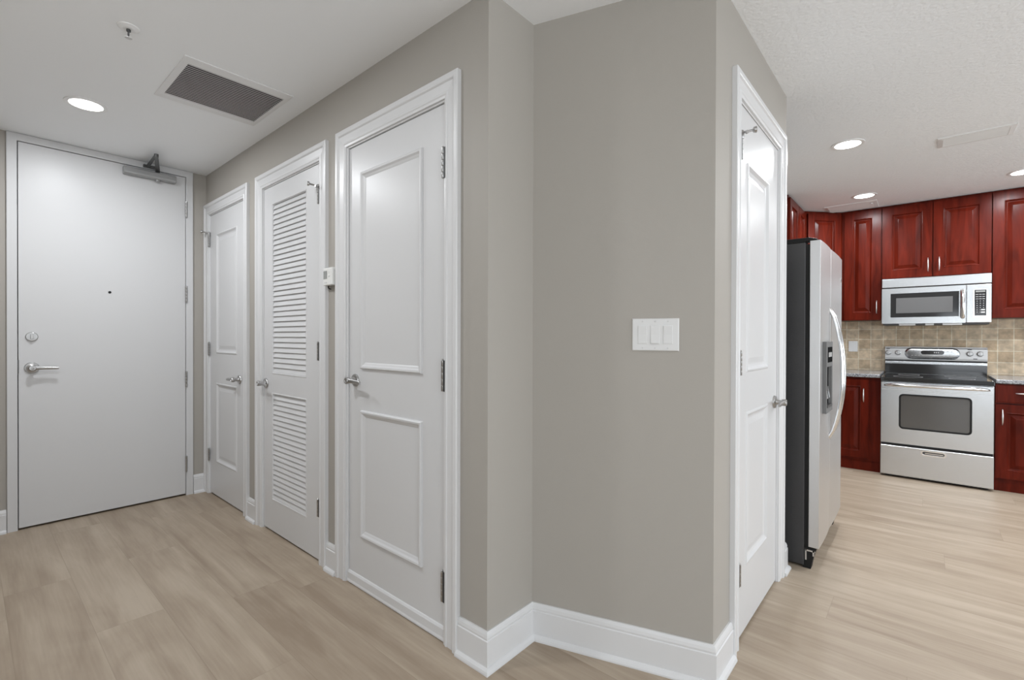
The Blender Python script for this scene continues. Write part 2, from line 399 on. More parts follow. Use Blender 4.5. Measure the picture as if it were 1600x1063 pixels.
def window(name, loc, rz, w0, w1, z0, z1):  # unseen windows added to light the rooms and feed reflections
    r = thing(name, loc, rz, {'added_window_1': 'unseen white framed window added behind the viewpoint for light', 'added_window_2': 'unseen white framed side window added to the living area for light', 'added_window_3': 'unseen white framed side window added to the kitchen for light'}[name], 'window', None, 'structure')
    mb = MB(); t = 0.06
    for a, b, c, d in ((w0, w1, z0, z0+t), (w0, w1, z1-t, z1), (w0, w0+t, z0, z1), (w1-t, w1, z0, z1), ((w0+w1)/2-t/2, (w0+w1)/2+t/2, z0, z1)):
        mb.box(a, b, 0.03, 0.09, c, d)
    mb.build('window_frame', M_TRIM, r)
window('added_window_1', (0, -4.62, 0), 0, *WX)
window('added_window_2', (4.2, 0, 0), -PI/2, 0.35, 2.85, 0.12, 2.3)
window('added_window_3', (4.2, 0, 0), -PI/2, -5.25, -1.45, 0.12, 2.3)

# ------------------------------------------------------------------ baseboards
BP = [(0, 0), (0.030, 0), (0.030, 0.006), (0.027, 0.014), (0.019, 0.021), (0.016, 0.022), (0.016, 0.116), (0.0125, 0.119), (0.0135, 0.126), (0.011, 0.137), (0.006, 0.147), (0, 0.147)]
def baseboard(name, path, label):
    mb = MB(); mb.sweep(path, BP)
    return struct(name, mb, M_TRIM, label, cat='baseboard')
baseboard('baseboard_corner', [(-1.386, YA), (XC, YA), P2, P3, (XB, 1.956)], 'white moulded baseboard wrapping the angled wall')
baseboard('baseboard_pantry', [(XB, 2.820), (XB, YBE), (XB-0.06, YBE)], 'short white baseboard beside the refrigerator')
baseboard('baseboard_hall', [(-3.506, YA), (-3.364, YA)], 'short white baseboard between paneled and louvered doors')
baseboard('baseboard_middle', [(-2.424, YA), (-2.320, YA)], 'short white baseboard between louvered door and nearest door')
baseboard('baseboard_entrance', [(XE, 1.193), (XE, YA)], 'short white baseboard right of the entrance door')
baseboard('baseboard_left', [(XE, -0.30), (XE, 0.172)], 'white baseboard left of the entrance door')

baseboard('baseboard_kitchen', [(0.80, YK), (4.2, YK)], 'white baseboard along the kitchen wall past the cabinets')
# ------------------------------------------------------------------ doors
CASE = [(-0.006, 0.085), (-0.006, 0.0), (0.0, -0.001), (0.0, -0.010), (0.010, -0.012), (0.014, -0.015), (0.020, -0.015), (0.024, -0.012), (0.058, -0.014), (0.063, -0.020), (0.068, -0.022), (0.084, -0.022), (0.088, -0.019), (0.088, 0.0), (0.088, 0.0005), (0.004, 0.0005), (0.004, 0.085)]
def hinge(parent, x, z0, z1, dark=True, side=1):
    mb = MB(); n = 5; h = (z1-z0)/n
    for i in range(n): mb.lathe((x, -0.009, z0+i*h+0.0006), (0, 0, 1), [(0.0058, 0), (0.0066, 0.001), (0.0066, h-0.002), (0.0058, h-0.0012)], 12)
    mb.lathe((x, -0.009, z1), (0, 0, 1), [(0.004, 0), (0.0055, 0.002), (0.002, 0.006)], 12)
    hg = mb.build('hinge', M_NICKEL, parent, smooth=True)
    mb = MB(); mb.box(x+(0.0055 if side > 0 else -0.0155), x+(0.0155 if side > 0 else -0.0055), -0.0130, -0.0005, z0, z1)
    mb.build('hinge_gap_shade', M_GAPSHADE, hg)  # dark strip painted for the shaded mortise gap beside the knuckle
    return hg
def lever(parent, x, z, y, dirn, r=0.032, L=0.115, key=False):
    mb = MB(); mb.lathe((x, y, z), (0, -1, 0), [(r, 0), (r, 0.004), (r*0.9, 0.009), (r*0.45, 0.011), (0.013, 0.014), (0.011, 0.032), (0.013, 0.040)], 28)
    h = mb.build('door_handle', M_NICKEL, parent, smooth=True)
    mb = MB(); yy = y-0.048
    mb.lathe((x, y-0.036, z), (0, -1, 0), [(0.0155, 0), (0.0165, 0.003), (0.0165, 0.018), (0.0145, 0.021), (0.008, 0.0215), (0.007, 0.0195)], 20)
    pts = [(x+dirn*t*L, yy+0.004*math.sin(t*PI), z-0.004*t*t) for t in (0, .15, .35, .6, .85, 1.0)]
    mb.tube(pts, [0.0135, 0.0125, 0.0110, 0.0100, 0.0095, 0.007], 12, (0.7, 1.0))
    mb.build('lever', M_NICKEL, h, smooth=True)
    return h
def stop(parent, x, z, sx):
    mb = MB()
    mb.lathe((x, -0.009, z-0.030), (0, 0, 1), [(0.0085, 0), (0.0095, 0.002), (0.0095, 0.028), (0.006, 0.034)], 14)
    a = Vector((x, -0.014, z-0.006)); b = Vector((x+sx*0.026, -0.046, z+0.004)); c = Vector((x+sx*0.031, -0.055, z+0.005))
    mb.tube([a, b], 0.0048, 8); mb.tube([b, c], [0.011, 0.013], 14)
    d = Vector((x-sx*0.014, -0.030, z-0.014)); mb.tube([a, d], 0.0035, 8); mb.tube([d, d+Vector((-sx*0.004, -0.006, 0))], 0.007, 12)
    return mb.build('door_stop', M_NICKEL, parent, smooth=True)

RAISE = [(0.003, -0.0035), (0.010, -0.0045), (0.022, 0.006), (0.030, 0.0085), (0.036, 0.0085), (0.060, 0.004)]
APPLIED = [(0.002, -0.009), (0.006, -0.0125), (0.014, -0.011), (0.021, -0.004), (0.028, -0.001), (0.033, 0.002)]
def panel_door(num, loc, rz, opening, zt, panels, hinges, side, handle, label, yf=0.003, prof=RAISE, louver=None, stop_at=None, sweep=False, dark=True):
    x0, x1 = opening; base = x0
    r = thing('door_%d' % num, loc, rz, label, 'door', None, 'structure')
    mb = MB(); mb.frame_u(x0, x1, zt, CASE); mb.build('casing', M_TRIM, r, bevel=0.0008, seg=1)
    g = 0.0095; s0, s1, zt2 = x0+g, x1-g, zt-g
    mb = MB()
    pr_ = [(i, yf+y) for i, y in prof]
    if louver: mb.slab(s0, s1, 0.012, zt2, yf, yf+0.034, panels, [(0.002, yf-0.0025), (0.007, yf-0.002), (0.009, yf+0.002), (0.009, yf+0.030)], True)
    else: mb.slab(s0, s1, 0.012, zt2, yf, yf+0.034, panels, pr_, True)
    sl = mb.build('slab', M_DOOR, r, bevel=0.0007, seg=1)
    if louver:
        for (a, b, c, d), n in zip(panels, louver):
            mb = MB(); a += 0.009; b -= 0.009; c += 0.009; d -= 0.009; p = (d-c)/n
            for i in range(n):
                z = c+p*i
                mb.extr([(yf+0.001, z+0.001), (yf+0.005, z-0.0015), (yf+0.0185, z+min(p*1.45, d-z)-0.002), (yf+0.0145, z+min(p*1.45, d-z))], 0, a, b)
            mb.build('louver_panel', M_DOOR, r)
    for z0, z1 in hinges:
        hx = (x1-0.0085) if side > 0 else (x0+0.0085)
        hinge(r, hx, z0, z1, dark, side)
    lever(r, handle[0], handle[1], yf, 1 if side > 0 else -1)
    if stop_at: stop(r, (x1-0.0085) if side > 0 else (x0+0.0085), stop_at[0], stop_at[1])
    if sweep:
        mb = MB(); mb.extr([(yf-0.012, 0.004), (yf-0.012, 0.010), (yf-0.009, 0.018), (yf-0.009, 0.050), (yf-0.004, 0.058), (yf, 0.060), (yf, 0.004)], 0, x0+0.007, x1-0.007)
        mb.build('door_sweep', M_TRIM, r)
    return r
H1 = [(1.965, 2.070), (1.100, 1.204), (0.262, 0.359)]
panel_door(1, (0, YA, 0), 0, D1, DZ, [(-4.168, -3.742, 0.27, 0.89), (-4.168, -3.742, 1.12, 2.05)], H1, -1, (-3.690, 0.945),
           'farthest white two-panel closet door, beside the entrance door', stop_at=(2.078, -1))
panel_door(2, (0, YA, 0), 0, D2, DZ, [(-3.145, -2.680, 0.208, 0.893), (-3.145, -2.680, 1.014, 2.10)], [(1.980, 2.076), (1.120, 1.220), (0.260, 0.355)], 1, (-3.235, 0.950),
           'white louvered closet door between the two paneled doors', louver=(21, 33), stop_at=(2.084, -1))
panel_door(3, (0, YA, 0), 0, D3, DZ, [(-2.112, -1.630, 0.257, 0.887), (-2.112, -1.630, 1.092, 2.065)], [(1.895, 2.020), (1.030, 1.156), (0.172, 0.296)], 1, (-2.165, 1.033),
           'nearest tall white two-panel door, left of the angled wall', yf=0.008, prof=APPLIED, sweep=True)
panel_door(4, (XB, 0, 0), PI/2, D4, DZ, [(2.180, 2.540, 0.28, 0.935), (2.180, 2.540, 1.105, 1.995)], [(1.969, 2.074), (1.100, 1.196), (0.247, 0.336)], -1, (2.672, 0.930),
           'glossy white door seen edge-on beside the refrigerator', stop_at=(2.082, 1))

# entrance door
r = thing('door_5', (XE, 0, 0), PI/2, 'wide flat white entrance door with grey closer at the hall end', 'door', None, 'structure')
mb = MB(); mb.frame_u(DE[0], DE[1], DEZ, [(-0.004, 0.09), (-0.004, 0.0), (-0.004, -0.014), (-0.001, -0.016), (0.041, -0.016), (0.0435, -0.014), (0.0435, 0.0), (0.0435, 0.0005), (0.003, 0.0005), (0.003, 0.09)])
mb.build('door_frame', M_ENTRY, r, bevel=0.001, seg=1)
e0, e1 = DE[0]+0.0085, DE[1]-0.0075
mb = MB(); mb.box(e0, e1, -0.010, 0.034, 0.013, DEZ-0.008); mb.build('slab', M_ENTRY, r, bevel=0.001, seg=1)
for z0, z1 in ((2.183, 2.308), (1.517, 1.648), (0.853, 0.979), (0.185, 0.311)):
    mb = MB(); n = 5; h = (z1-z0)/n
    for i in range(n): mb.lathe((e1+0.003, -0.020, z0+i*h+0.0006), (0, 0, 1), [(0.0068, 0), (0.0075, 0.001), (0.0075, h-0.002), (0.0068, h-0.0012)], 12)
    mb.build('hinge', M_NICKEL, r, smooth=True)
lever(r, 0.287, 1.043, -0.010, 1, 0.036, 0.125)
mb = MB(); mb.lathe((0.287, -0.010, 1.246), (0, -1, 0), [(0.030, 0), (0.030, 0.006), (0.027, 0.010), (0.010, 0.011)], 28)
mb.box(0.280, 0.294, -0.034, -0.020, 1.232, 1.262); db = mb.build('deadbolt', M_NICKEL, r, bevel=0.001, smooth=True)
tag(db, 'round nickel deadbolt with thumb turn')
mb = MB(); mb.lathe((0.680, -0.010, 1.564), (0, -1, 0), [(0.009, 0), (0.009, 0.002), (0.006, 0.003)], 16); mb.build('peephole', M_BLACK, r)
mb = MB(); mb.box(DE[0]+0.0035, DE[0]+0.0105, -0.0125, -0.009, 1.010, 1.098); mb.build('strike_plate', M_DARKM, r)
# closer
mb = MB(); mb.extr([(-0.010, 2.425), (-0.055, 2.425), (-0.064, 2.431), (-0.066, 2.440), (-0.066, 2.468), (-0.062, 2.476), (-0.052, 2.480), (-0.010, 2.480)], 0, 0.752, 1.068)
cl = mb.build('door_closer', M_CLOSER, r, bevel=0.003)
mb = MB(); mb.lathe((0.955, -0.040, 2.425), (0, 0, -1), [(0.017, 0), (0.017, 0.010), (0.012, 0.014)], 18); mb.build('closer_valve', M_CLOSER, cl, smooth=True)
mb = MB(); mb.lathe((0.955, -0.040, 2.480), (0, 0, 1), [(0.016, 0), (0.014, 0.008), (0.011, 0.014)], 16)
mb.tube([(0.955, -0.040, 2.492), (0.868, -0.400, 2.492)], [0.014, 0.011], 10, (1, 0.35))
mb.lathe((0.868, -0.400, 2.484), (0, 0, 1), [(0.013, 0), (0.013, 0.020)], 14)
mb.tube([(0.868, -0.400, 2.501), (0.895, -0.030, 2.512)], [0.010, 0.012], 10, (1, 0.4))
mb.box(0.870, 0.955, -0.040, -0.0155, 2.506, 2.524)
mb.build('closer_arm', M_DARKM, cl, smooth=True)

# ------------------------------------------------------------------ wall switch, thermostat
rz = math.atan2(dl.y, dl.x)
t = thing('light_switch', (P2[0]+dl.x*0.493, P2[1]+dl.y*0.493, 1.262), rz, 'white triple rocker switch plate on the angled greige wall', 'light switch')
mb = MB(); mb.nested(-0.085, 0.085, -0.061, 0.061, [(0, 0), (0, -0.003), (0.003, -0.0065)]); mb.build('wall_plate', M_SWITCH, t, bevel=0.0006, seg=1)
for i, (tilt) in enumerate((0, 1, 0)):
    cx = (-0.046, 0.0, 0.046)[i]
    mb = MB()
    for s in (0.018,): mb.box(cx-s, cx+s, -0.0075, -0.0060, -0.0355, 0.0355)
    yb_, yt_ = (-0.0125, -0.0085) if tilt else (-0.0085, -0.0105)
    mb.extr([(-0.007, -0.0325), (yb_, -0.0325), (-0.0085, 0.0), (yt_, 0.0325), (-0.007, 0.0325)], 0, cx-0.0155, cx+0.0155)
    mb.build('rocker', M_SWITCH, t, bevel=0.0006, seg=1)
    for zz in (-0.050, 0.050):
        mb = MB(); mb.lathe((cx, -0.0065, zz), (0, -1, 0), [(0.0032, 0), (0.0028, 0.0009)], 12); mb.build('screw', M_GRILLE, t)

t = thing('thermostat', (-2.372, YA, 1.568), 0, 'small off-white thermostat on the wall between louvered and nearest door', 'thermostat')
mb = MB(); mb.slab(-0.047, 0.047, -0.046, 0.046, -0.034, 0.0); mb.build('body', M_THERMO, t, bevel=0.004)
mb = MB(); mb.box(-0.040, -0.004, -0.0352, -0.0335, -0.012, 0.030); mb.build('screen', M_LCD, t)
for bx, bz in ((0.016, 0.022), (0.016, 0.000), (-0.026, -0.032), (-0.010, -0.032)):
    mb = MB(); mb.lathe((bx, -0.0338, bz), (0, -1, 0), [(0.005, 0), (0.0045, 0.002)], 12); mb.build('button', M_GRILLE, t)
mb = MB(); mb.tube([(-0.026, -0.012, -0.045), (-0.030, -0.014, -0.052), (-0.026, -0.012, -0.060), (-0.018, -0.004, -0.064)], 0.003, 8); mb.build('cable', M_BLACK, t, smooth=True)

# ------------------------------------------------------------------ ceiling fittings
def downlight():
    t = thing('downlight', (0, 0, 0), 0, 'round recessed ceiling light', 'ceiling light')
    mb = MB(); prof = [(0.095, 0.0), (0.094, 0.004), (0.084, 0.006), (0.074, 0.004), (0.074, 0.0)]
    n = 40; mb.loops([[(r_*math.cos(2*PI*i/n), r_*math.sin(2*PI*i/n), -d) for i in range(n)] for r_, d in prof], False, False)
    mb.build('trim_ring', M_LTRIM, t, smooth=True)
    mb = MB(); mb.lathe((0, 0, 0), (0, 0, -1), [(0.0739, 0.0), (0.0739, 0.0022)], 40); mb.build('lens', M_LENS, t)
    l = bpy.data.lights.new('lamp', 'AREA'); l.shape = 'DISK'; l.size = 0.13; l.energy = DOWNLIGHT_W; l.color = (0.935, 0.965, 1.0)
    lo = bpy.data.objects.new('lamp', l); COL.objects.link(lo); lo.location = (0, 0, -0.007); lo.parent = t
    return t
proto = downlight()
HALL_LAMP = bpy.data.lights['lamp'].copy(); HALL_LAMP.energy = 15.0
spots = [(-3.558, 0.450, 'round lit ceiling light in front of the entrance door', 'entry'),
         (-0.398, 3.880, 'round lit ceiling light nearest the refrigerator', 'k'),
         (-0.425, 5.373, 'round lit ceiling light close to the cherry wall cabinets', 'k'),
         (0.575, 5.400, 'lit ceiling light cut off by the right edge of the photo', 'k'),
         (-2.20, 0.20, 'unlabelled', 'x'), (0.62, 3.86, 'x', 'x'), (1.7, 1.6, 'x', 'x'), (0.6, -1.6, 'x', 'x'), (1.75, 3.86, 'x', 'x'), (1.75, 5.2, 'x', 'x')]  # x: out of view; hall and mid-kitchen inferred, the rest added for brightness
off_lab = ['lit ceiling light in the hall above the nearest door, out of view', 'lit ceiling light over the middle of the kitchen floor, out of view',
           'added lit ceiling light right of the viewpoint, out of view', 'added unseen ceiling light behind the viewpoint', 'added lit ceiling light at the far right of the kitchen, out of view', 'added lit ceiling light in the far right corner by the kitchen wall, out of view']
k = 0
for i, (x, y, lab, g) in enumerate(spots):
    o = proto if i == 0 else copy_tree(proto)
    o.location = (x, y, ZC)
    if g == 'x': lab = off_lab[k]; k += 1
    o['label'] = lab; o['group'] = 'recessed ceiling lights'
    if x < -1: o.children[[c.type for c in o.children].index('LIGHT')].data = HALL_LAMP

# return-air grille: rows along y, stacked in x
t = thing('return_air_grille', (-2.855, 0.919, ZC), 0, 'large rectangular slatted return air grille in the hall ceiling', 'vent')
hx, hy = 0.272, 0.250; ix, iy = 0.2085, 0.222; ox = 0.006
mb = MB()
def ring(mb, a0, a1, b0, b1, i0, i1, j0, j1, z_o, z_i, zt):
    Lr = [[(a0, b0, zt), (a1, b0, zt), (a1, b1, zt), (a0, b1, zt)], [(a0, b0, z_o), (a1, b0, z_o), (a1, b1, z_o), (a0, b1, z_o)],
          [(i0, j0, z_i), (i1, j0, z_i), (i1, j1, z_i), (i0, j1, z_i)], [(i0, j0, zt), (i1, j0, zt), (i1, j1, zt), (i0, j1, zt)]]
    mb.loops(Lr, False, False)
ring(mb, -hx, hx, -hy, hy, -0.204, 0.213, -0.221, 0.224, -0.004, -0.008, 0.0)
mb.build('flange', M_VENTW, t, bevel=0.001, seg=1)
mb = MB(); mb.box(-0.204, 0.213, -0.221, 0.224, -0.0012, -0.0004); mb.build('duct_backing', M_DUCTSHADE, t)  # flat dark sheet painted as the shade behind the slats
mb = MB(); n = 22
for i in range(n):
    x = -0.204+0.417*(i+0.5)/n
    mb.extr([(x+0.0090, -0.0080), (x+0.0015, -0.0080), (x-0.0066, -0.0020), (x-0.0050, -0.0016)], 1, -0.221, 0.224)
sl = mb.build('slats', M_GRILLE, t)

t = thing('sprinkler_head', (-2.535, 0.455, ZC), 0, 'small fire sprinkler hanging from the hall ceiling', 'sprinkler')
mb = MB(); mb.lathe((0, 0, 0), (0, 0, -1), [(0.038, 0), (0.037, 0.003), (0.024, 0.010), (0.016, 0.010)], 28, cap1=True); mb.build('escutcheon', M_LTRIM, t, smooth=True)
mb = MB(); mb.lathe((0, 0, -0.010), (0, 0, -1), [(0.008, 0), (0.008, 0.008), (0.005, 0.010)], 12)
mb.tube([(0.009, 0, -0.014), (0.011, 0, -0.028), (0.003, 0, -0.042)], 0.0018, 6); mb.tube([(-0.009, 0, -0.014), (-0.011, 0, -0.028), (-0.003, 0, -0.042)], 0.0018, 6)
mb.build('frame', M_DARKM, t, smooth=True)
mb = MB(); mb.lathe((0, 0, -0.042), (0, 0, -1), [(0.004, 0), (0.013, 0.002), (0.013, 0.0035)], 18); mb.build('deflector', M_GRILLE, t)

def register(loc, hx, hy, label, rows):
    t = thing('ceiling_register', loc, 0, label, 'vent', 'white ceiling supply registers')
    mb = MB(); ring(mb, -hx, hx, -hy, hy, -hx+0.028, hx-0.028, -hy+0.026, hy-0.026, -0.005, -0.010, 0.0); mb.build('flange', M_VENTW, t, bevel=0.001, seg=1)
    mb = MB(); mb.box(-hx+0.028, hx-0.028, -hy+0.026, hy-0.026, -0.0012, -0.0004); mb.build('duct_backing', M_VENTW, t)
    mb = MB(); h = 2*(hy-0.026)/rows
    for i in range(rows):
        y = -hy+0.026+h*(i+0.5)
        mb.extr([(y+h*0.48, -0.0100), (y+h*0.44, -0.0106), (y-h*0.46, -0.0030), (y-h*0.42, -0.0024)], 0, -hx+0.028, hx-0.028)
    mb.build('slats', M_VENTW, t)
    return t
register((0.235, 4.248, ZC), 0.180, 0.098, 'white ceiling register above the open kitchen floor', 6)
t = register((-0.557, 5.738, ZC), 0.208, 0.140, 'white ceiling register touching the cherry wall cabinets', 9)
mb = MB(); mb.lathe((0.165, -0.07, -0.010), (0, 0, -1), [(0.014, 0), (0.014, 0.004), (0.006, 0.008)], 14); mb.build('damper_knob', M_GRILLE, t)

# ------------------------------------------------------------------ kitchen cabinets
CAB_P = [(0.003, -0.0015), (0.007, -0.001), (0.011, 0.010), (0.020, 0.011), (0.046, 0.002), (0.048, 0.000)]
def cab_door(parent, x0, x1, z0, z1, rail=0.062, handle=None, name='door', hz=True):
    mb = MB(); mb.slab(x0, x1, z0, z1, -0.020, 0.0, [(x0+rail, x1-rail, z0+rail, z1-rail)], [(i, -0.020+y) for i, y in CAB_P], True)
    d = mb.build(name, M_CHERRY, parent, bevel=0.003)
    if handle:
        hx_, hz_, L, vert = handle
        mb = MB(); pts = []
        for k in range(9):
            s = -1+2*k/8; o = 0.026*(1-s*s)**0.5 if abs(s) < 1 else 0
            y = -0.020-o-0.001
            pts.append((hx_, y, hz_+s*L/2) if vert else (hx_+s*L/2, y, hz_))
        mb.tube(pts, [0.0035, 0.0042, 0.0050, 0.0054, 0.0056, 0.0054, 0.0050, 0.0042, 0.0035], 10)
        mb.build('handle', M_PULL, d, smooth=True)
    return d
def cab_body(parent, w, depth, z0, z1, m=M_CHERRY):
    mb = MB(); mb.box(0, w, 0.0, depth, z0, z1); return mb.build('body', m, parent, bevel=0.001, seg=1)
ZU = 2.546; YU = 5.93; UD = YK-YU-0.002
g = 'cherry wall cabinets'
c = thing('wall_cabinet', (-0.650, YU, 1.432), 0, 'tall narrow cherry wall cabinet left of the microwave', 'cabinet', g)
cab_body(c, 0.325, UD, 0, ZU-1.432); cab_door(c, 0.020, 0.318, 0.004, 1.090, 0.070, (0.287, 0.130, 0.125, True))
c = thing('wall_cabinet', (-0.324, YU, 1.832), 0, 'two-door cherry wall cabinet directly above the microwave', 'cabinet', g)
cab_body(c, 0.763, UD, 0, ZU-1.832); cab_door(c, 0.004, 0.371, 0.004, 0.690, 0.070, (0.341, 0.112, 0.125, True)); cab_door(c, 0.377, 0.759, 0.004, 0.690, 0.070, (0.419, 0.112, 0.125, True))
c = thing('wall_cabinet', (0.440, YU, 1.432), 0, 'tall cherry wall cabinet right of the microwave at the photo edge', 'cabinet', g)
cab_body(c, 0.455, UD, 0, ZU-1.432); cab_door(c, 0.004, 0.445, 0.004, 1.090, 0.070, (0.405, 0.130, 0.125, True))
# diagonal corner cabinet
ca = Vector((-0.94, 5.61)); cb_ = Vector((-0.652, 5.93)); ang = math.atan2(cb_.y-ca.y, cb_.x-ca.x); wdt = (cb_-ca).length
c = thing('wall_cabinet', (ca.x, ca.y, 1.432), ang, 'angled cherry corner wall cabinet behind the refrigerator top', 'cabinet', g)
inv = Matrix.Rotation(-ang, 2)
mb = MB(); mb.prism([tuple(inv @ (Vector(p)-ca)) for p in ((-0.94, 5.61), (-0.652, 5.93), (-0.652, 6.258), (-1.268, 6.258), (-1.268, 5.61))], 0, ZU-1.432)
mb.build('body', M_CHERRY, c, bevel=0.001, seg=1); cab_door(c, 0.035, wdt-0.030, 0.004, 1.090, 0.065, (wdt-0.062, 0.130, 0.125, True))
c = thing('wall_cabinet', (-0.94, 4.87, 1.432), PI/2, 'cherry wall cabinet on the left kitchen wall above the refrigerator line', 'cabinet', g)
cab_body(c, 0.738, 0.328, 0, ZU-1.432); cab_door(c, 0.004, 0.390, 0.004, 1.090, 0.065, (0.360, 0.130, 0.125, True)); cab_door(c, 0.396, 0.733, 0.004, 1.090, 0.065, (0.428, 0.130, 0.125, True))

YB = 5.58
g = 'cherry base cabinets'
c = thing('base_cabinet', (-1.268, YB, 0), 0, 'cherry base cabinet left of the range', 'cabinet', g)
cab_body(c, 0.960, 0.676, 0.095, 0.884)
mb = MB(); mb.box(0, 0.960, 0.012, 0.60, 0.0, 0.095); mb.build('toe_kick', M_CHERRY, c)
cab_door(c, 0.560, 0.872, 0.120, 0.862, 0.062, (0.834, 0.715, 0.125, True))
c = thing('base_cabinet', (0.437, YB, 0), 0, 'cherry base cabinet with a drawer right of the range', 'cabinet', g)
cab_body(c, 0.36, 0.676, 0.095, 0.884)
mb = MB(); mb.box(0, 0.36, 0.012, 0.60, 0.0, 0.095); mb.build('toe_kick', M_CHERRY, c)
cab_door(c, 0.004, 0.356, 0.110, 0.715, 0.066, (0.044, 0.610, 0.125, True))
mb = MB(); mb.slab(0.004, 0.356, 0.727, 0.880, -0.020, 0.0, [(0.010, 0.350, 0.733, 0.874)], [(0.003, -0.0215), (0.006, -0.0225)], True)
d = mb.build('drawer', M_CHERRY, c, bevel=0.002)
mb = MB(); mb.tube([(0.182+s*0.0625, -0.0215-0.026*max(0, 1-s*s)**0.5, 0.810) for s in [-1+i/4 for i in range(9)]], [0.0035, 0.0042, 0.005, 0.0054, 0.0056, 0.0054, 0.005, 0.0042, 0.0035], 10)
mb.build('handle', M_PULL, d, smooth=True)

for x0, x1, lab in ((-1.268, -0.312, 'grey speckled granite countertop left of the range'), (0.441, 0.815, 'grey speckled granite countertop right of the range')):
    t = thing('countertop', ((x0+x1)/2, YB, 0.885), 0, lab, 'countertop')
    mb = MB(); mb.box(x0-(x0+x1)/2, x1-(x0+x1)/2, -0.040, 0.668, 0, 0.033); mb.build('slab', M_GRAN, t, bevel=0.006)
mb = MB(); mb.box(-1.268, 0.815, YK-0.010, YK-0.0005, 0.885, 1.431); mb.box(-0.324, 0.440, YK-0.010, YK-0.0005, 1.431, 1.83)
o = mb.build('backsplash', M_TILE); tag(o, 'beige travertine tile backsplash behind the range', 'backsplash')

t = thing('wall_plate', (-0.582, YK-0.010, 1.166), 0, 'white blank cover plate on the tile backsplash left of the range', 'cover plate')
mb = MB(); mb.nested(-0.040, 0.040, -0.057, 0.057, [(0, 0), (0, -0.003), (0.003, -0.006)]); mb.box(-0.016, 0.016, -0.0075, -0.005, -0.033, 0.033); mb.build('plate', M_PLATE, t)
for zz in (-0.046, 0.046):
    mb = MB(); mb.lathe((0, -0.006, zz), (0, -1, 0), [(0.003, 0), (0.0025, 0.001)], 10); mb.build('screw', M_GRILLE, t)

# ------------------------------------------------------------------ range
R = thing('range', (-0.306, 5.500, 0), 0, 'stainless freestanding electric range with black glass cooktop', 'range')
w = 0.739
mb = MB(); mb.box(0.004, w-0.004, 0.030, 0.735, 0.030, 0.862); mb.build('body', M_STEEL, R, bevel=0.002)
for fx in (0.05, w-0.05):
    for fy in (0.07, 0.66):
        mb = MB(); mb.lathe((fx, fy, 0), (0, 0, 1), [(0.018, 0), (0.018, 0.008), (0.010, 0.010), (0.010, 0.030)], 14); mb.build('levelling_foot', M_BLACK, R)
mb = MB(); mb.box(0.03, w-0.03, 0.035, 0.055, 0.008, 0.030); mb.build('kick_strip', M_BLACK, R)
# oven door
wx0, wx1, wz0, wz1 = 0.136, 0.602, 0.447, 0.752
mb = MB(); z0, z1 = 0.306, 0.858
L_out = rrect(0.004, w-0.004, z0, z1, 0.006, 3); L_in = rrect(wx0, wx1, wz0, wz1, 0.030, 3)
mb.loops([[(x, 0.030, z) for x, z in L_out], [(x, 0.003, z) for x, z in L_out], [(x, 0.0, z) for x, z in rrect(0.007, w-0.007, z0+0.003, z1-0.003, 0.006, 3)],
          [(x, 0.0, z) for x, z in L_in], [(x, 0.008, z) for x, z in rrect(wx0+0.003, wx1-0.003, wz0+0.003, wz1-0.003, 0.028, 3)]], True, False)
od = mb.build('oven_door', M_STEEL, R)
mb = MB(); mb.extr(rrect(wx0+0.001, wx1-0.001, wz0+0.001, wz1-0.001, 0.029, 3), 1, 0.005, 0.012); mb.build('window', M_GLASS_D, od)
mb = MB(); a = [(x, z) for x, z in rrect(wx0-0.004, wx1+0.004, wz0-0.004, wz1+0.004, 0.032, 5)]; b = rrect(wx0+0.009, wx1-0.009, wz0+0.009, wz1-0.009, 0.022, 5)
mb.loops([[(x, -0.0005, z) for x, z in a], [(x, -0.003, z) for x, z in a], [(x, -0.003, z) for x, z in b], [(x, 0.006, z) for x, z in b]], False, False)
mb.build('window_gasket', M_BLACK, od)
mb = MB(); mb.tube([(0.030, -0.004, 0.828), (0.045, -0.026, 0.832), (0.085, -0.044, 0.834), (0.15, -0.050, 0.834), (w/2, -0.052, 0.834), (w-0.15, -0.050, 0.834), (w-0.085, -0.044, 0.834), (w-0.045, -0.026, 0.832), (w-0.030, -0.004, 0.828)],
                   [0.008, 0.011, 0.013, 0.014, 0.014, 0.014, 0.013, 0.011, 0.008], 14, (0.8, 1.0)); mb.build('handle', M_CHROME, od, smooth=True)
mb = MB(); mb.box(0.010, w-0.010, -0.0012, 0.0, 0.790, 0.7925); mb.build('trim_line', M_PANELGREY, od)
# storage drawer
mb = MB(); mb.slab(0.004, w-0.004, 0.022, 0.286, -0.002, 0.030, [(0.006, w-0.006, 0.024, 0.284)], [(0.003, -0.004)], True)
dr = mb.build('storage_drawer', M_STEEL, R, bevel=0.002)
mb = MB(); pa = pill(0.281, 0.451, 0.225, 0.274); pb = pill(0.292, 0.440, 0.235, 0.263)
mb.loops([[(x, -0.0042, z) for x, z in pa], [(x, -0.010, z) for x, z in pa], [(x, -0.010, z) for x, z in pb], [(x, -0.0045, z) for x, z in pb]], False, True); mb.build('pull_recess', M_CHROME, dr, smooth=True)
mb = MB(); mb.extr(pill(0.294, 0.438, 0.238, 0.2615), 1, -0.0049, -0.0045); mb.build('pull_recess_shade', M_GAPSHADE, dr)  # dark fill painted as shade inside the pull recess
mb = MB(); mb.extr(pill(0.310, 0.430, 0.2455, 0.2525), 1, -0.0075, -0.0047); mb.build('pull_grip', M_CHROME, dr)
mb = MB(); mb.box(0.008, w-0.008, 0.006, 0.030, 0.286, 0.306); mb.build('door_gap', M_BLACK, R)
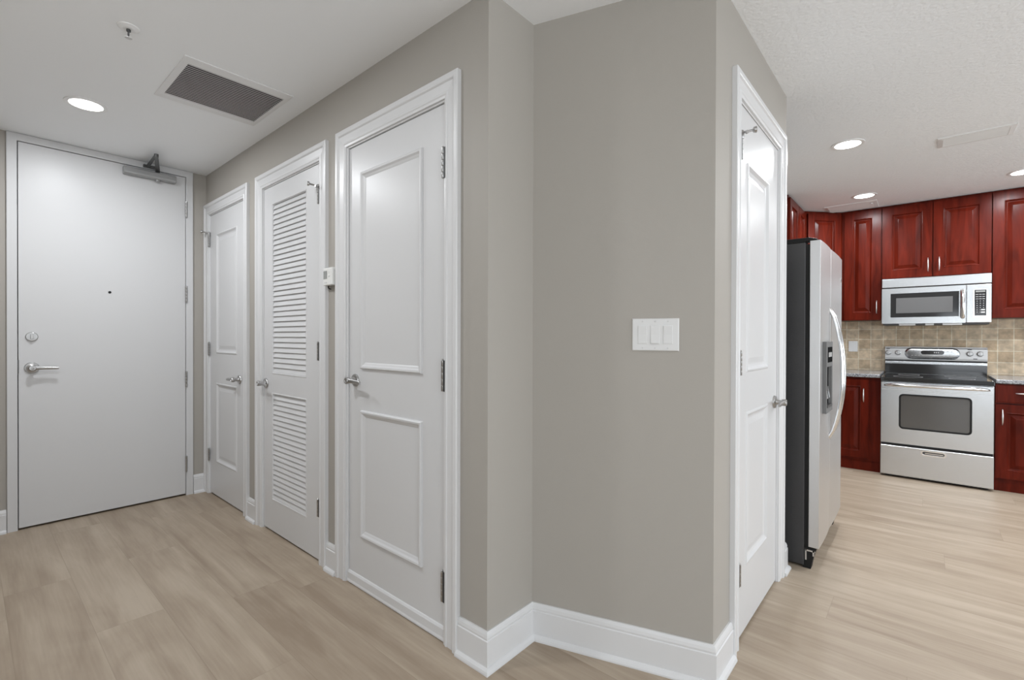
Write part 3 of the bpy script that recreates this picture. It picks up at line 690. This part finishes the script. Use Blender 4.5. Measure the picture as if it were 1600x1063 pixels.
# cooktop
mb = MB(); mb.box(0.0, w, -0.006, 0.66, 0.863, 0.902); ct = mb.build('cooktop', M_COOK, R, bevel=0.005)
for bx, by, br_ in ((0.19, 0.17, 0.105), (0.55, 0.17, 0.085), (0.19, 0.47, 0.08), (0.55, 0.47, 0.105)):
    mb = MB(); n = 40
    mb.loops([[(bx+q*math.cos(2*PI*i/n), by+q*math.sin(2*PI*i/n), 0.9023+dz) for i in range(n)] for q, dz in ((br_, 0), (br_, 0.0004), (br_-0.004, 0.0004), (br_-0.004, 0))], False, False)
    mb.build('burner_ring', M_KEY, ct)
for ex in (0.012, w-0.012):
    mb = MB(); mb.tube([(ex, 0.02, 0.9035), (ex, 0.62, 0.9035)], 0.003, 8, (1, .6)); mb.build('edge_trim', M_CHROME, ct, smooth=True)
# backguard
yb0 = 0.655
mb = MB(); mb.box(0.0, w, yb0+0.012, 0.742, 0.900, 1.168)
mb.extr([(yb0+0.012, 1.036), (yb0+0.002, 1.040), (yb0, 1.060), (yb0+0.004, 1.150), (yb0+0.018, 1.170), (0.742, 1.170), (0.742, 1.036)], 0, -0.002, w+0.002)
bg = mb.build('backguard', M_PANELGREY, R, bevel=0.002)
mb = MB(); mb.box(0.0, w, yb0+0.003, yb0+0.0118, 0.904, 0.998); mb.build('backguard_glass', M_GLOSSBLK, bg)
mb = MB(); mb.box(0.0, w, yb0-0.006, yb0+0.0118, 1.000, 1.026); mb.build('backguard_strip', M_STEEL, bg, bevel=0.003)
mb = MB(); mb.box(0.0, w, yb0+0.005, yb0+0.0118, 1.027, 1.036); mb.build('backguard_gap', M_BLACK, bg)
pa = pill(0.150, 0.560, 1.046, 1.162); pb = pill(0.158, 0.552, 1.053, 1.156); pc = pill(0.175, 0.535, 1.066, 1.148)
mb = MB(); mb.loops([[(x, yb0+0.004, z) for x, z in pa], [(x, yb0-0.004, z) for x, z in pb], [(x, yb0-0.010, z) for x, z in pc]], False, True); mb.build('control_console', M_STEEL, bg, smooth=True)
mb = MB(); mb.extr(pill(0.276, 0.446, 1.096, 1.136), 1, yb0-0.0112, yb0-0.0095); dsp = mb.build('clock_display', M_GLOSSBLK, bg)
mb = MB()
for i in range(3): mb.box(0.372+i*0.014, 0.380+i*0.014, yb0-0.0117, yb0-0.0111, 1.110, 1.122)
mb.build('clock_digits', M_KEY, dsp)
for i in range(12):
    if 2 < i < 9: continue
    for j in range(2):
        mb = MB(); mb.box(0.205+i*0.026, 0.217+i*0.026, yb0-0.0106, yb0-0.0099, 1.084+j*0.040, 1.088+j*0.040); mb.build('touch_key', M_KEY, bg)
for kx in (0.026, 0.102, 0.622, 0.692):
    mb = MB(); mb.lathe((kx, yb0+0.002, 1.110), (0, -1, 0), [(0.026, 0), (0.026, 0.004), (0.0215, 0.006), (0.0195, 0.026), (0.016, 0.029)], 24)
    mb.box(kx-0.003, kx+0.003, yb0-0.034, yb0-0.024, 1.092, 1.128); kb = mb.build('knob', M_PANELGREY, bg, bevel=0.001, smooth=True)
for kx, kz in ((0.024, 1.149), (0.622, 1.149), (0.66, 1.063)):
    mb = MB(); mb.box(kx-0.014, kx+0.014, yb0-0.0005, yb0+0.0055, kz-0.003, kz+0.003); mb.build('knob_marking', M_BLACK, bg)

# ------------------------------------------------------------------ microwave
Mw = thing('microwave', (-0.319, 5.862, 1.394), 0, 'stainless over-the-range microwave hanging under the cherry cabinet', 'microwave')
w = 0.755; h = 0.432
mb = MB(); mb.box(0.002, w-0.002, 0.020, 0.384, 0.004, h); mb.build('body', M_STEEL, Mw, bevel=0.002)
mb = MB(); mb.extr([(0.020, 0.345), (0.000, 0.347), (0.000, 0.372), (0.000, 0.425), (0.005, h), (0.020, h)], 0, 0, w); mb.build('vent_panel', M_STEEL, Mw, bevel=0.002)
mb = MB(); mb.box(0.004, w-0.004, 0.008, 0.022, 0.338, 0.345); mb.build('panel_gap', M_BLACK, Mw)
mb = MB(); mb.slab(0.0, 0.592, 0.0, 0.337, 0.0, 0.020, [(0.068, 0.546, 0.061, 0.285)], [(0.002, 0.002)], True); md = mb.build('door', M_STEEL, Mw, bevel=0.004)
mb = MB(); mb.slab(0.066, 0.548, 0.059, 0.287, -0.001, 0.003, [(0.107, 0.508, 0.098, 0.244)], [(0.001, 0.001)], True); wi = mb.build('window', M_GLOSSBLK, md, bevel=0.0005, seg=1)
mb = MB(); mb.box(0.108, 0.507, -0.0004, 0.0008, 0.099, 0.243); mb.build('window_mesh', M_GLASS_M, wi)
mb = MB(); mb.tube([(0.572, -0.002, 0.292), (0.572, -0.022, 0.286), (0.572, -0.036, 0.25), (0.572, -0.041, 0.17), (0.572, -0.036, 0.09), (0.572, -0.022, 0.054), (0.572, -0.002, 0.048)], [0.015, 0.017, 0.015, 0.015, 0.015, 0.017, 0.015], 14, (1.0, .8)); mb.build('handle', M_CHROME, md, smooth=True)
# unreadable embossed maker's mark below the window
mb = MB()
for i in range(7): mb.box(0.222+i*0.0125, 0.229+i*0.0125, -0.0008, 0.0002, 0.026, 0.034)
mb.build('embossed_mark', M_CHROME, md)
mb = MB(); mb.box(0.596, w, 0.0, 0.020, 0.0, 0.337); mp_ = mb.build('control_side', M_STEEL, Mw, bevel=0.004)
mb = MB(); mb.box(0.636, 0.734, -0.002, 0.001, 0.050, 0.296); mb.build('keypad_bezel', M_CHROME, mp_, bevel=0.001)
mb = MB(); mb.box(0.648, 0.722, -0.003, -0.0019, 0.060, 0.288); kp = mb.build('keypad', M_GLOSSBLK, mp_)
mb = MB(); mb.box(0.655, 0.715, -0.0034, -0.0029, 0.268, 0.282); mb.build('keypad_display', M_LCD, kp)
mb = MB()
for j in range(9):
    for i in range(3):
        ww = 0.008 if j in (0, 1, 2) else 0.0035
        cx = 0.664+i*0.0205; cz = 0.248-j*0.0195
        mb.box(cx-ww, cx+ww, -0.0034, -0.0029, cz-0.0022, cz+0.0022)
mb.build('keypad_markings', M_KEY, kp)
mb = MB(); mb.box(0.690, 0.714, -0.0038, -0.0029, 0.108, 0.118); mb.box(0.690, 0.714, -0.0038, -0.0029, 0.086, 0.096); mb.build('start_keys', M_SWITCH, kp)
mb = MB(); mb.box(0.010, w-0.010, 0.025, 0.380, -0.016, 0.004); un = mb.build('underside', M_DARKM, Mw, bevel=0.003)
for a, b in ((0.13, 0.25), (0.32, 0.38), (0.44, 0.57)):
    mb = MB(); mb.box(a, b, 0.0235, 0.12, -0.018, -0.002); mb.build('filter_panel', M_PANELGREY, un)

# ------------------------------------------------------------------ refrigerator (front faces +x)
F = thing('refrigerator', (-0.420, 3.000, 0), PI/2, 'side-by-side stainless refrigerator with charcoal side panel', 'refrigerator')
w = 0.862   # along +y; local x = world y, local y = depth into the wall (-x)
mb = MB(); mb.box(0.0, w, 0.072, 0.790, 0.012, 1.772); mb.build('body', M_FRSIDE, F, bevel=0.004)
mb = MB(); mb.box(0.006, w-0.006, 0.052, 0.073, 0.10, 1.762); mb.build('door_seal', M_BLACK, F)
sp = 0.372
def fr_door(name, a, b):
    mb = MB(); n = 10; yc = lambda t: 0.004*(2*t-1)**2
    poly = [(a+(b-a)*i/n, yc(i/n)) for i in range(n+1)] + [(b, 0.052), (a, 0.052)]
    mb.prism(poly, 0.118, 1.778)
    return mb.build(name, M_STEELV, F, bevel=0.0015, smooth=True)
fd = fr_door('freezer_door', 0.0, sp-0.002); rd = fr_door('fresh_food_door', sp+0.002, w)
def fr_handle(parent, x):
    mb = MB(); pts = []; rr = []
    for i in range(17):
        s = -1+2*i/16; pts.append((x, 0.010-0.070*(1-s*s)**0.75 if abs(s) < 1 else 0.010, 1.045+s*0.385)); rr.append(0.010+0.004*(1-s*s))
    mb.tube(pts, rr, 14, (1.25, 0.8)); h = mb.build('handle', M_CHROME, parent, smooth=True)
fr_handle(fd, sp-0.034); fr_handle(rd, sp+0.036)
# dispenser
dx0, dx1, dz0, dz1 = 0.075, 0.300, 0.838, 1.232
mb = MB(); mb.slab(dx0, dx1, dz0, dz1, -0.016, 0.012, [(dx0+0.030, dx1-0.022, dz0+0.030, dz1-0.140)], [(0.004, 0.006), (0.004, 0.008)], True)
dp = mb.build('dispenser', M_DISP, fd, bevel=0.004)
mb = MB(); mb.box(dx0+0.035, dx1-0.027, 0.0, 0.0075, dz0+0.036, dz1-0.146); mb.build('dispenser_cavity', M_MATTE, dp)
mb = MB(); mb.box(dx0+0.045, dx1-0.030, -0.0185, -0.015, dz1-0.115, dz1-0.030); mb.build('dispenser_panel', M_MATTE, dp)
mb = MB()
for i in range(3): mb.box(dx0+0.060+i*0.040, dx0+0.085+i*0.040, -0.020, -0.018, dz1-0.085, dz1-0.060)
mb.build('dispenser_buttons', M_KEY, dp)
for px_ in (dx0+0.085, dx0+0.150):
    mb = MB(); mb.extr([(-0.004, dz0+0.14), (-0.012, dz0+0.075), (-0.006, dz0+0.070), (0.000, dz0+0.14)], 0, px_-0.018, px_+0.018); mb.build('dispenser_paddle', M_CHROME, dp)
mb = MB(); mb.box(dx0+0.034, dx1-0.026, -0.020, 0.0, dz0+0.028, dz0+0.040); mb.build('drip_tray', M_DARKM, dp, bevel=0.002)
mb = MB(); mb.lathe((w-0.085, 0.0, 1.63), (0, -1, 0), [(0.013, -0.003), (0.013, 0.0022)], 16); mb.build('badge', M_CHROME, rd)
# top hinge covers, kick grille, foot
for a, b in ((0.010, 0.075), (w-0.075, w-0.010)):
    mb = MB(); mb.extr([(0.020, 1.779), (0.020, 1.788), (0.060, 1.800), (0.170, 1.800), (0.200, 1.773), (0.078, 1.773), (0.074, 1.779)], 0, a, b); mb.build('hinge_cover', M_BLACK, F, bevel=0.003)
mb = MB(); mb.box(0.025, w-0.025, 0.050, 0.080, 0.022, 0.108); kg = mb.build('kick_grille', M_BLACK, F)
for a, b in ((0.002, 0.050), (w-0.050, w-0.002)):
    mb = MB(); mb.extr([(0.016, 0.112), (0.078, 0.112), (0.078, 0.0), (0.040, 0.0), (0.032, 0.05)], 0, a, b)
    ft = mb.build('roller_foot', M_BLACK, F, bevel=0.002)
    xs = a-0.0012 if a < 0.1 else b
    mb = MB(); mb.box(xs, xs+0.0012, 0.020, 0.066, 0.094, 0.102); mb.box(xs, xs+0.0012, 0.060, 0.067, 0.045, 0.102); mb.box(xs, xs+0.0012, 0.024, 0.032, 0.072, 0.102); mb.build('foot_bracket', M_BRASSY, ft)
